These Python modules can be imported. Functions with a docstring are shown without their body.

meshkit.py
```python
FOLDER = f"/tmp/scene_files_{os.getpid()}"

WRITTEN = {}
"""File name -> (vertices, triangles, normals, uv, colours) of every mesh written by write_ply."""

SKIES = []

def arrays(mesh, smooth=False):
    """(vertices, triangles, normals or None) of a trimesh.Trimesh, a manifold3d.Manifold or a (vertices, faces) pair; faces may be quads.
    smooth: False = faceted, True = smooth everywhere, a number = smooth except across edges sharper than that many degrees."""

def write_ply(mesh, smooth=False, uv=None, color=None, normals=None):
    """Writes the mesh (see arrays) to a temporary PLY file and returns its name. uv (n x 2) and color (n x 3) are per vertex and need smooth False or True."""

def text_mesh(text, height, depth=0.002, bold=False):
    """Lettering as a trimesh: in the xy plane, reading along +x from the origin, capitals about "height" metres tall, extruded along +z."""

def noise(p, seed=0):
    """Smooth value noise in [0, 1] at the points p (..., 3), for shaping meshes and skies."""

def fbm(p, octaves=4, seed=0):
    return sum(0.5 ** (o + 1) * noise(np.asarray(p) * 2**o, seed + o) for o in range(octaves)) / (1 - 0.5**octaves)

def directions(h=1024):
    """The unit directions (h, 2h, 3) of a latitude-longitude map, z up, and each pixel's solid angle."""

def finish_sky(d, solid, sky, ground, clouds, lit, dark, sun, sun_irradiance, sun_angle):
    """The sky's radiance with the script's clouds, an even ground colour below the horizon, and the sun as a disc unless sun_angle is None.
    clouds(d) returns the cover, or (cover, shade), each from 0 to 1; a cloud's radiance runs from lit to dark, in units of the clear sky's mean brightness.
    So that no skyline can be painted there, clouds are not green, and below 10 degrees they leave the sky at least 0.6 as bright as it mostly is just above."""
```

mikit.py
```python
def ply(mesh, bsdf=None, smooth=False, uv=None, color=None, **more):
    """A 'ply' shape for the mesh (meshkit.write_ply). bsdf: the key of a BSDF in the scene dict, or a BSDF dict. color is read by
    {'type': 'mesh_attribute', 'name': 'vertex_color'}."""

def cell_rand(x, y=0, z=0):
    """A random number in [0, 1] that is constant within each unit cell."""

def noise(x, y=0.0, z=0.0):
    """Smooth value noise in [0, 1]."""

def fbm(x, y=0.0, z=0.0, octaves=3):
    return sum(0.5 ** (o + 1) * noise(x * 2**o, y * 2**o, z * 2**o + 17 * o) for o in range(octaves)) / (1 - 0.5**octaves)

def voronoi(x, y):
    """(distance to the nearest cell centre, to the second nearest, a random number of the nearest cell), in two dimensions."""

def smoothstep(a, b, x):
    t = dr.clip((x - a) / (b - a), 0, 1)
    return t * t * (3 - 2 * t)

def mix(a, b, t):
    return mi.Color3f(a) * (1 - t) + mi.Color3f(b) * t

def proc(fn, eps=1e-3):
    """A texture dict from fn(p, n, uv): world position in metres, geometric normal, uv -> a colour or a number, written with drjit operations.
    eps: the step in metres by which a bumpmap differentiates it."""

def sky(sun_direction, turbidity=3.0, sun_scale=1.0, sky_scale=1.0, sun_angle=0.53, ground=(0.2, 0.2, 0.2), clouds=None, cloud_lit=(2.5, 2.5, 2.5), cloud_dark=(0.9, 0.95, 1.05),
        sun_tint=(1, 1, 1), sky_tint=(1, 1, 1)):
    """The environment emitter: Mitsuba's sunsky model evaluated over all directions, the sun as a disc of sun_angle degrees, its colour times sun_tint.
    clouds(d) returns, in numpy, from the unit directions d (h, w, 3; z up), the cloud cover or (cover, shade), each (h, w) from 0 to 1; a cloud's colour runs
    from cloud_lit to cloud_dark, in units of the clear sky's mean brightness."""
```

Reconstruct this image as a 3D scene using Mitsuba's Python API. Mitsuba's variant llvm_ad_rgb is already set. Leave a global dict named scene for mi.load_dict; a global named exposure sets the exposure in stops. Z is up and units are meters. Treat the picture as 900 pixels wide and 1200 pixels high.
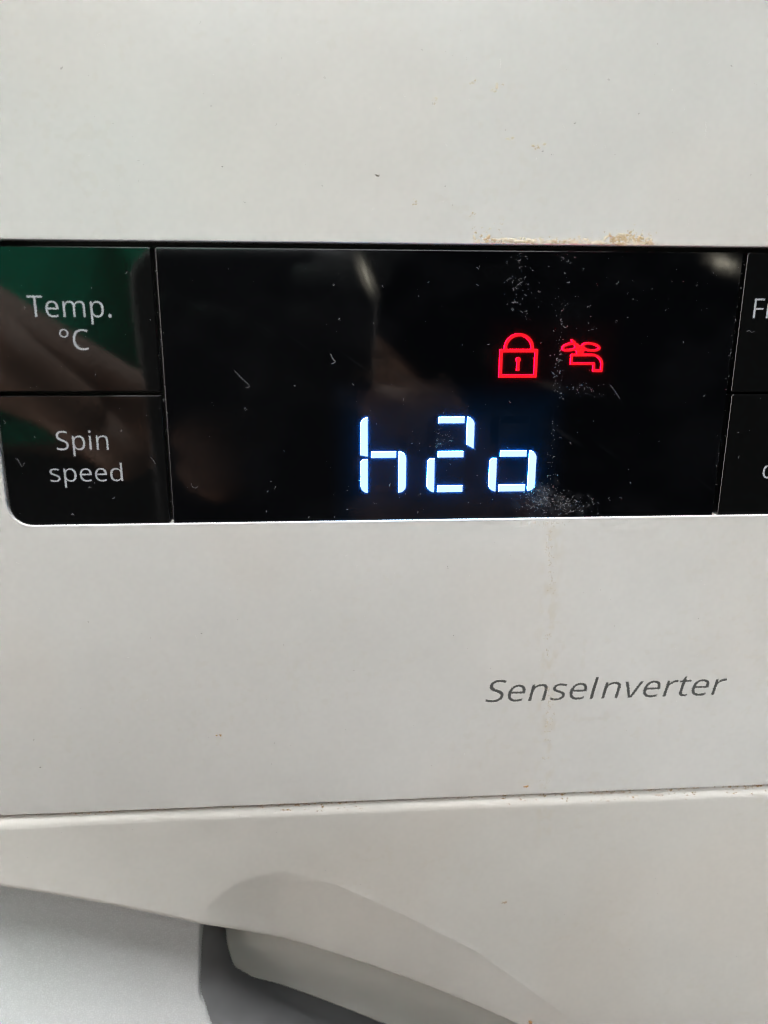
import math, random
import numpy as np, trimesh, manifold3d as m3
import drjit as dr, mitsuba as mi, mikit, meshkit
from shapely.geometry import Polygon, MultiPolygon, LineString, Point, box
from shapely import affinity
from shapely.ops import unary_union
from mikit import noise, fbm, smoothstep, mix, proc, cell_rand

T = mi.ScalarTransform4f
MM = 0.001
rng = np.random.default_rng(7)
scene, labels = {}, {}

# ---------------------------------------------------------------- camera, lamps, exposure
exposure = 0.09
EYE = np.array([-8.62, -120.0, 32.25])
PITCH, YAW, ROLL = -0.26191, 0.07174, 0.00446
FW = np.array([math.sin(YAW) * math.cos(PITCH), math.cos(YAW) * math.cos(PITCH), math.sin(PITCH)])
RT = np.cross(FW, [0, 0, 1]); RT /= np.linalg.norm(RT)
UP = np.cross(RT, FW)
RT, UP = RT * math.cos(ROLL) + UP * math.sin(ROLL), -RT * math.sin(ROLL) + UP * math.cos(ROLL)
scene['camera'] = {'type': 'thinlens', 'fov': 53.13, 'fov_axis': 'x', 'near_clip': 0.01, 'far_clip': 20.0,
                   'aperture_radius': 0.0008, 'focus_distance': 0.127,
                   'to_world': T().look_at(origin=(EYE * MM).tolist(), target=((EYE + FW * 100) * MM).tolist(), up=UP.tolist())}


def rgb(r, g=None, b=None):
    return {'type': 'rgb', 'value': [r, r if g is None else g, r if b is None else b]}


def lamp(key, center, size, aim, radiance, label, cat):
    """A window or added light: a thin glowing pane that faces the machine."""
    c, a = np.array(center, float), np.array(aim, float)
    scene[key] = {'type': 'rectangle', 'to_world': T().look_at(origin=c.tolist(), target=a.tolist(), up=[0, 0.3, 1]) @ T().scale([size[0] / 2, size[1] / 2, 1]),
                  'emitter': {'type': 'area', 'radiance': rgb(*radiance)}, 'bsdf': {'type': 'diffuse', 'reflectance': rgb(0.5)}}
    labels[key] = {'label': label, 'category': cat}


lamp('window', (-0.1, -2.0, 1.50), (1.7, 1.5), (0, 0, 0.1), (3.9, 4.05, 4.0), 'bright daylight window behind the photographer that lights the machine from above', 'window')
lamp('added_side_light', (-1.7, -0.15, -0.05), (1.7, 1.5), (0, -0.4, 0), (7.6, 6.9, 6.4), 'unseen light added low on the left to brighten the photographer', 'window')  # unseen light added for the mirrored hand and shirt and the left side
lamp('added_top_light', (0.1, -0.45, 1.9), (1.3, 0.9), (0.1, -0.45, 0), (12.0, 12.1, 11.9), 'broad unseen light added overhead to brighten upward edges and the silver door', 'lamp')  # overhead light added to lift upward edges and the silver door

# ---------------------------------------------------------------- materials


def white_base(p, n, uv):
    x, y, z = p.x * 1000, p.y * 1000, p.z * 1000
    t = fbm(x * 0.035, z * 0.05, y * 0.05, octaves=3)
    fine = noise(x * 1.7, z * 1.7, 3.0)
    c = mix(mi.Color3f(0.66, 0.655, 0.638), mi.Color3f(0.685, 0.68, 0.664), smoothstep(0.3, 0.7, t))
    # faint yellowish dried-on drip below the display and along the joint
    drip = smoothstep(2.6, 0.3, dr.abs(x - 27.3 + 0.038 * (z + 2) - 1.0 * noise(z * 0.25, 4.0))) * smoothstep(0.42, 0.75, fbm(x * 0.9, z * 0.5, 9.0)) * smoothstep(45, 30, dr.abs(z + 25))
    pale = smoothstep(0.62, 0.74, fbm(x * 0.8, z * 0.8, 21.0, octaves=4)) * smoothstep(0.5, 0.7, noise(x * 0.07, z * 0.07, 2.0))
    c = mix(c, mi.Color3f(0.60, 0.56, 0.48), 0.40 * drip)
    c = mix(c, mi.Color3f(0.63, 0.61, 0.56), 0.25 * pale)
    warm = smoothstep(0.45, 0.75, fbm(x * 0.045 + 7, z * 0.04, 31.0, octaves=2))
    c = c * mix(mi.Color3f(1.0, 1.0, 1.0), mi.Color3f(1.0, 0.984, 0.972), warm)
    return c * (0.985 + 0.03 * fine)


def front_base(p, n, uv):
    return white_base(p, n, uv) * mi.Color3f(0.97, 0.955, 0.93)


def white_rough(p, n, uv):
    x, y, z = p.x * 1000, p.y * 1000, p.z * 1000
    return 0.17 + 0.08 * fbm(x * 0.06, z * 0.06, 5.0) + 0.06 * noise(x * 0.9, z * 0.9, 1.0)


def film(p):
    """Dust film wiped into streaks on the black panel: 0 to 1."""
    x, z = p.x * 1000, p.z * 1000
    f = fbm(x * 0.9 + z * 0.5, z * 0.8 - x * 0.3, 1.0, octaves=4)
    blob = smoothstep(5.0, 0.5, dr.sqrt(dr.square((x - 25.5) * 0.75) + dr.square(z - 2.0)))
    blob2 = smoothstep(4.0, 0.5, dr.sqrt(dr.square((x - 31.5) * 0.8) + dr.square((z - 0.6) * 1.2)))
    col = smoothstep(1.6, 0.2, dr.abs(x - 29.3 - 0.8 * noise(z * 0.3, 7.0))) * smoothstep(30, 22, z)
    wipe = smoothstep(0.55, 0.8, fbm((x + z * 1.4) * 0.9, (x - z) * 0.05, 3.0)) * smoothstep(1.2, 0.2, dr.abs(z - 15.5 + 0.35 * x - 7)) * 0.15
    return dr.clip((blob * 0.8 + blob2 * 0.5 + 0.0 * col) * smoothstep(0.40, 0.72, f) + wipe, 0, 1)


def gloss_base(p, n, uv):
    x, z = p.x * 1000, p.z * 1000
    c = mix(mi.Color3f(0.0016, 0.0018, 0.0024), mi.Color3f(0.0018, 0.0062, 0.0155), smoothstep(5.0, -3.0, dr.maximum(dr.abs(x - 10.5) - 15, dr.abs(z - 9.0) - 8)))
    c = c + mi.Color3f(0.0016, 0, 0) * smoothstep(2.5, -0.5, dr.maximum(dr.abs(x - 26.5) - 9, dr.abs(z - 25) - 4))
    haze = fbm(x * 0.10, z * 0.14, 6.0)
    c = c + mi.Color3f(0.0015, 0.0015, 0.0017) * smoothstep(0.45, 0.8, haze)
    # reflections painted pale into the black: slanting at top centre, and upper right
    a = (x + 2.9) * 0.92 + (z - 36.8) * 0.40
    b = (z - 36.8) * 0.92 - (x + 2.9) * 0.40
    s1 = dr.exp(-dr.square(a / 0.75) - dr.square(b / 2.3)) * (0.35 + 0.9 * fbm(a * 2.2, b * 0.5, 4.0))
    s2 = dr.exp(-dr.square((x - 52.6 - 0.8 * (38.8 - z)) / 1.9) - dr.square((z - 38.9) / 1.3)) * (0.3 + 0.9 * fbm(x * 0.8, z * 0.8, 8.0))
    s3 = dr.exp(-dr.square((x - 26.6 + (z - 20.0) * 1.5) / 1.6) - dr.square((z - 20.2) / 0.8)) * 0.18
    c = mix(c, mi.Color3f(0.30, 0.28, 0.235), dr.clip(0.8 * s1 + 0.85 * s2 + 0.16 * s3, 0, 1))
    return mix(c, mi.Color3f(0.16, 0.18, 0.21), 0.12 * film(p))


def gloss_rough(p, n, uv):
    x, z = p.x * 1000, p.z * 1000
    smear = smoothstep(0.48, 0.72, fbm(x * 0.11 + 3, z * 0.16, 2.0))
    return 0.05 + 0.10 * smear + 0.4 * film(p)


def silver_base(p, n, uv):
    x, y, z = p.x * 1000, p.y * 1000, p.z * 1000
    g = cell_rand(dr.floor(x * 6), dr.floor(z * 6), dr.floor(y * 6))
    return mi.Color3f(0.735, 0.75, 0.765) * (0.92 + 0.16 * g * g)


def silver_bump(p, n, uv):
    x, y, z = p.x * 1000, p.y * 1000, p.z * 1000
    return noise(x * 3.1, y * 3.1, z * 3.1)


def dark_base(p, n, uv):
    x, y, z = p.x * 1000, p.y * 1000, p.z * 1000
    return mi.Color3f(0.23, 0.235, 0.245) * (0.9 + 0.2 * fbm(x * 0.2, y * 0.2, z * 0.2))


def crust_base(p, n, uv):
    x, y, z = p.x * 1000, p.y * 1000, p.z * 1000
    return mix(mi.Color3f(0.68, 0.62, 0.49), mi.Color3f(0.52, 0.41, 0.25), smoothstep(0.45, 0.7, noise(x * 0.7, y * 0.9, z * 0.9)))


def principled(base, rough, spec=0.5, **more):
    return {'type': 'twosided', 'bsdf': {'type': 'principled', 'base_color': base, 'roughness': rough, 'specular': spec, **more}}


scene.update({
    'm_white': principled(proc(white_base), proc(white_rough), 0.5),
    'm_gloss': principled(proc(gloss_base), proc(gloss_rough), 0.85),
    'm_button': principled(rgb(0.0042, 0.0044, 0.0046), 0.05, 0.85),
    'm_tray': principled(rgb(0.004), 0.6, 0.3),
    'm_print': principled(rgb(0.40, 0.415, 0.45), 0.5, 0.3),
    'm_greyprint': principled(rgb(0.085, 0.087, 0.085), 0.5, 0.3),
    'm_unlit': principled(rgb(0.0017, 0.0056, 0.0140), 0.06, 0.85),
    'm_silver': {'type': 'twosided', 'bsdf': {'type': 'bumpmap', 'arbitrary': {'type': 'principled', 'base_color': proc(silver_base), 'roughness': 0.40, 'metallic': 0.25, 'specular': 0.5},
                                              'texture': proc(silver_bump, eps=1e-4), 'scale': 0.000012}},
    'm_dark': principled(proc(dark_base), 0.5, 0.4),
    'm_beige': principled(rgb(0.66, 0.655, 0.615), 0.45, 0.4),
    'm_front': principled(proc(front_base), proc(white_rough), 0.5),
    'm_lint': principled(rgb(0.30, 0.305, 0.32), 0.7, 0.2),
    'm_faint': principled(rgb(0.15, 0.15, 0.155), 0.7, 0.2),
    'm_pale': principled(rgb(0.80, 0.79, 0.77), 0.6, 0.3),
    'm_drip': principled(rgb(0.50, 0.43, 0.32), 0.8, 0.2),
    'm_crumb': principled(rgb(0.12, 0.10, 0.075), 0.8, 0.2),
    'm_crust': principled(proc(crust_base), 0.85, 0.2),
    'm_rust': principled(rgb(0.34, 0.19, 0.075), 0.85, 0.2),
    'm_drop': principled(rgb(0.42, 0.22, 0.07), 0.8, 0.2),
    'm_skin': principled(rgb(0.30, 0.17, 0.115), 0.5, 0.4),
    'm_green': principled(rgb(0.012, 0.60, 0.34), 0.85, 0.2),
    'm_hair': principled(rgb(0.02, 0.014, 0.01), 0.6, 0.3),
    'm_metal': {'type': 'roughconductor', 'material': 'Al', 'alpha': 0.25},
    'm_trousers': principled(rgb(0.012, 0.013, 0.018), 0.8, 0.2),
    'm_phone': principled(rgb(0.012, 0.012, 0.014), 0.35, 0.5),
})

# ---------------------------------------------------------------- helpers (millimetres; x right, y into the machine, z up)


def put(key, mesh, bsdf, label=None, cat=None, group=None, kind=None, smooth=30, **more):
    """mesh in millimetres -> one entry of scene."""
    base, n = key, 0
    while key in scene:
        n += 1
        key = f'{base}_{n:03d}'
    if isinstance(mesh, (list,)):
        mesh = trimesh.util.concatenate(mesh)
    if isinstance(mesh, m3.Manifold):
        mm = mesh.to_mesh()
        mesh = trimesh.Trimesh(mm.vert_properties[:, :3], mm.tri_verts, process=False)
    mesh = trimesh.Trimesh(np.asarray(mesh.vertices) * MM, mesh.faces, process=False)
    scene[key] = mikit.ply(mesh, bsdf, smooth=smooth, **more)
    tag(key, label, cat, group, kind)
    return key


def tag(key, label=None, cat=None, group=None, kind=None):
    d = {k: v for k, v in (('label', label), ('category', cat), ('group', group), ('kind', kind)) if v}
    if d:
        labels[key] = {**labels.get(key, {}), **d}


def loop_pts(ring, step=None):
    p = np.array(ring.coords)[:-1]
    return p


def inset_loop(p, d):
    """Moves a counter-clockwise loop inwards by d along its vertex normals (mitred)."""
    a, b = np.roll(p, 1, 0), np.roll(p, -1, 0)
    e1, e2 = p - a, b - p
    n1 = np.stack([-e1[:, 1], e1[:, 0]], 1) / np.linalg.norm(e1, axis=1, keepdims=True)
    n2 = np.stack([-e2[:, 1], e2[:, 0]], 1) / np.linalg.norm(e2, axis=1, keepdims=True)
    m = n1 + n2
    return p + d * m * 2 / np.maximum((m * m).sum(1, keepdims=True), 0.5) 


def plate(poly, y0, y1, r, steps=4, back=True):
    """A plate in the xz plane: front face at y0 (towards the camera), back at y1, its front edges (holes too) rounded with radius r."""
    poly = Polygon(np.array(poly.exterior.coords), [np.array(i.coords) for i in poly.interiors])
    V, F, inner = [], [], []
    rings = []
    for k, ring in enumerate([poly.exterior, *poly.interiors]):
        p = np.array(ring.coords)[:-1]
        ccw = ring.is_ccw
        if ccw != (k == 0):
            p = p[::-1]
        rings.append(p)
    off = 0
    for k, p in enumerate(rings):
        levels = []
        for s in range(steps + 1):
            t = s / steps * math.pi / 2
            q = inset_loop(p, r * (1 - math.sin(t)))
            levels.append(np.c_[q[:, 0], np.full(len(q), y0 + r * (1 - math.cos(t))), q[:, 1]])
        inner.append(levels[0][:, [0, 2]])
        levels.append(np.c_[p[:, 0], np.full(len(p), y1), p[:, 1]])
        n = len(p)
        V += levels
        for s in range(len(levels) - 1):
            i = np.arange(n); j = (i + 1) % n
            A, B = off + s * n, off + (s + 1) * n
            F.append(np.stack([A + i, B + i, B + j], 1)); F.append(np.stack([A + i, B + j, A + j], 1))
        off += n * len(levels)
    face = Polygon(inner[0], inner[1:])
    v2, f2 = trimesh.creation.triangulate_polygon(face, engine='earcut')
    v2 = np.asarray(v2)
    V.append(np.c_[v2[:, 0], np.full(len(v2), y0), v2[:, 1]]); F.append(np.asarray(f2) + off); off += len(v2)
    if back:
        v2, f2 = trimesh.creation.triangulate_polygon(Polygon(rings[0], rings[1:]), engine='earcut')
        v2 = np.asarray(v2)
        V.append(np.c_[v2[:, 0], np.full(len(v2), y1), v2[:, 1]]); F.append(np.asarray(f2)[:, ::-1] + off)
    m = trimesh.Trimesh(np.vstack(V), np.vstack(F), process=False)
    m.merge_vertices(digits_vertex=5)
    m.fix_normals()
    return m


def rrect(x0, x1, z0, z1, r=0.0, corners='abcd', n=10):
    """A rectangle with some rounded corners: a = bottom left, b = bottom right, c = top right, d = top left."""
    pts = []
    for name, cx, cz, a0 in (('a', x0, z0, 180), ('b', x1, z0, 270), ('c', x1, z1, 0), ('d', x0, z1, 90)):
        if r <= 0 or name not in corners:
            pts.append((cx, cz)); continue
        ox, oz = (cx + r if cx == x0 else cx - r), (cz + r if cz == z0 else cz - r)
        for k in range(n + 1):
            t = math.radians(a0 + 90 * k / n)
            pts.append((ox + r * math.cos(t), oz + r * math.sin(t)))
    return Polygon(pts)


def slab(poly, y0, y1):
    """A thin printed or lit shape standing from y1 to y0 in front of a surface."""
    out = []
    for g in getattr(poly, 'geoms', [poly]):
        if g.is_empty or g.area < 1e-6:
            continue
        m = trimesh.creation.extrude_polygon(g, abs(y1 - y0), engine='earcut')
        v = np.asarray(m.vertices)
        out.append(trimesh.Trimesh(np.c_[v[:, 0], y1 - v[:, 2], v[:, 1]], m.faces, process=False))
    m = trimesh.util.concatenate(out)
    m.fix_normals()
    return m


def grid_mesh(X, Y, Z):
    h, w = X.shape
    i, j = np.meshgrid(np.arange(h - 1), np.arange(w - 1), indexing='ij')
    a = i * w + j
    f = np.concatenate([np.stack([a, a + 1, a + w + 1], -1).reshape(-1, 3), np.stack([a, a + w + 1, a + w], -1).reshape(-1, 3)])
    return trimesh.Trimesh(np.stack([X, Y, Z], -1).reshape(-1, 3), f, process=False)


def tube_mesh(pts, radii, sides=5):
    p = np.asarray(pts, float)
    t = np.gradient(p, axis=0); t /= np.linalg.norm(t, axis=1, keepdims=True) + 1e-9
    a = np.cross(t, [0, 1, 0.01]); a /= np.linalg.norm(a, axis=1, keepdims=True) + 1e-9
    b = np.cross(t, a)
    ang = np.arange(sides) * 2 * np.pi / sides
    r = np.broadcast_to(radii, (len(p),))[:, None, None]
    v = p[:, None] + r * (np.cos(ang)[None, :, None] * a[:, None] + np.sin(ang)[None, :, None] * b[:, None])
    i, j = np.meshgrid(np.arange(len(p) - 1), np.arange(sides), indexing='ij')
    q = np.stack([i * sides + j, i * sides + (j + 1) % sides, (i + 1) * sides + (j + 1) % sides, (i + 1) * sides + j], -1).reshape(-1, 4)
    f = np.vstack([q[:, [0, 1, 2]], q[:, [0, 2, 3]]])
    n = len(p)
    caps = [[0, k + 1, k] for k in range(1, sides - 1)] + [[(n - 1) * sides, (n - 1) * sides + k, (n - 1) * sides + k + 1] for k in range(1, sides - 1)]
    return trimesh.Trimesh(v.reshape(-1, 3), np.vstack([f, caps]), process=False)


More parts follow.
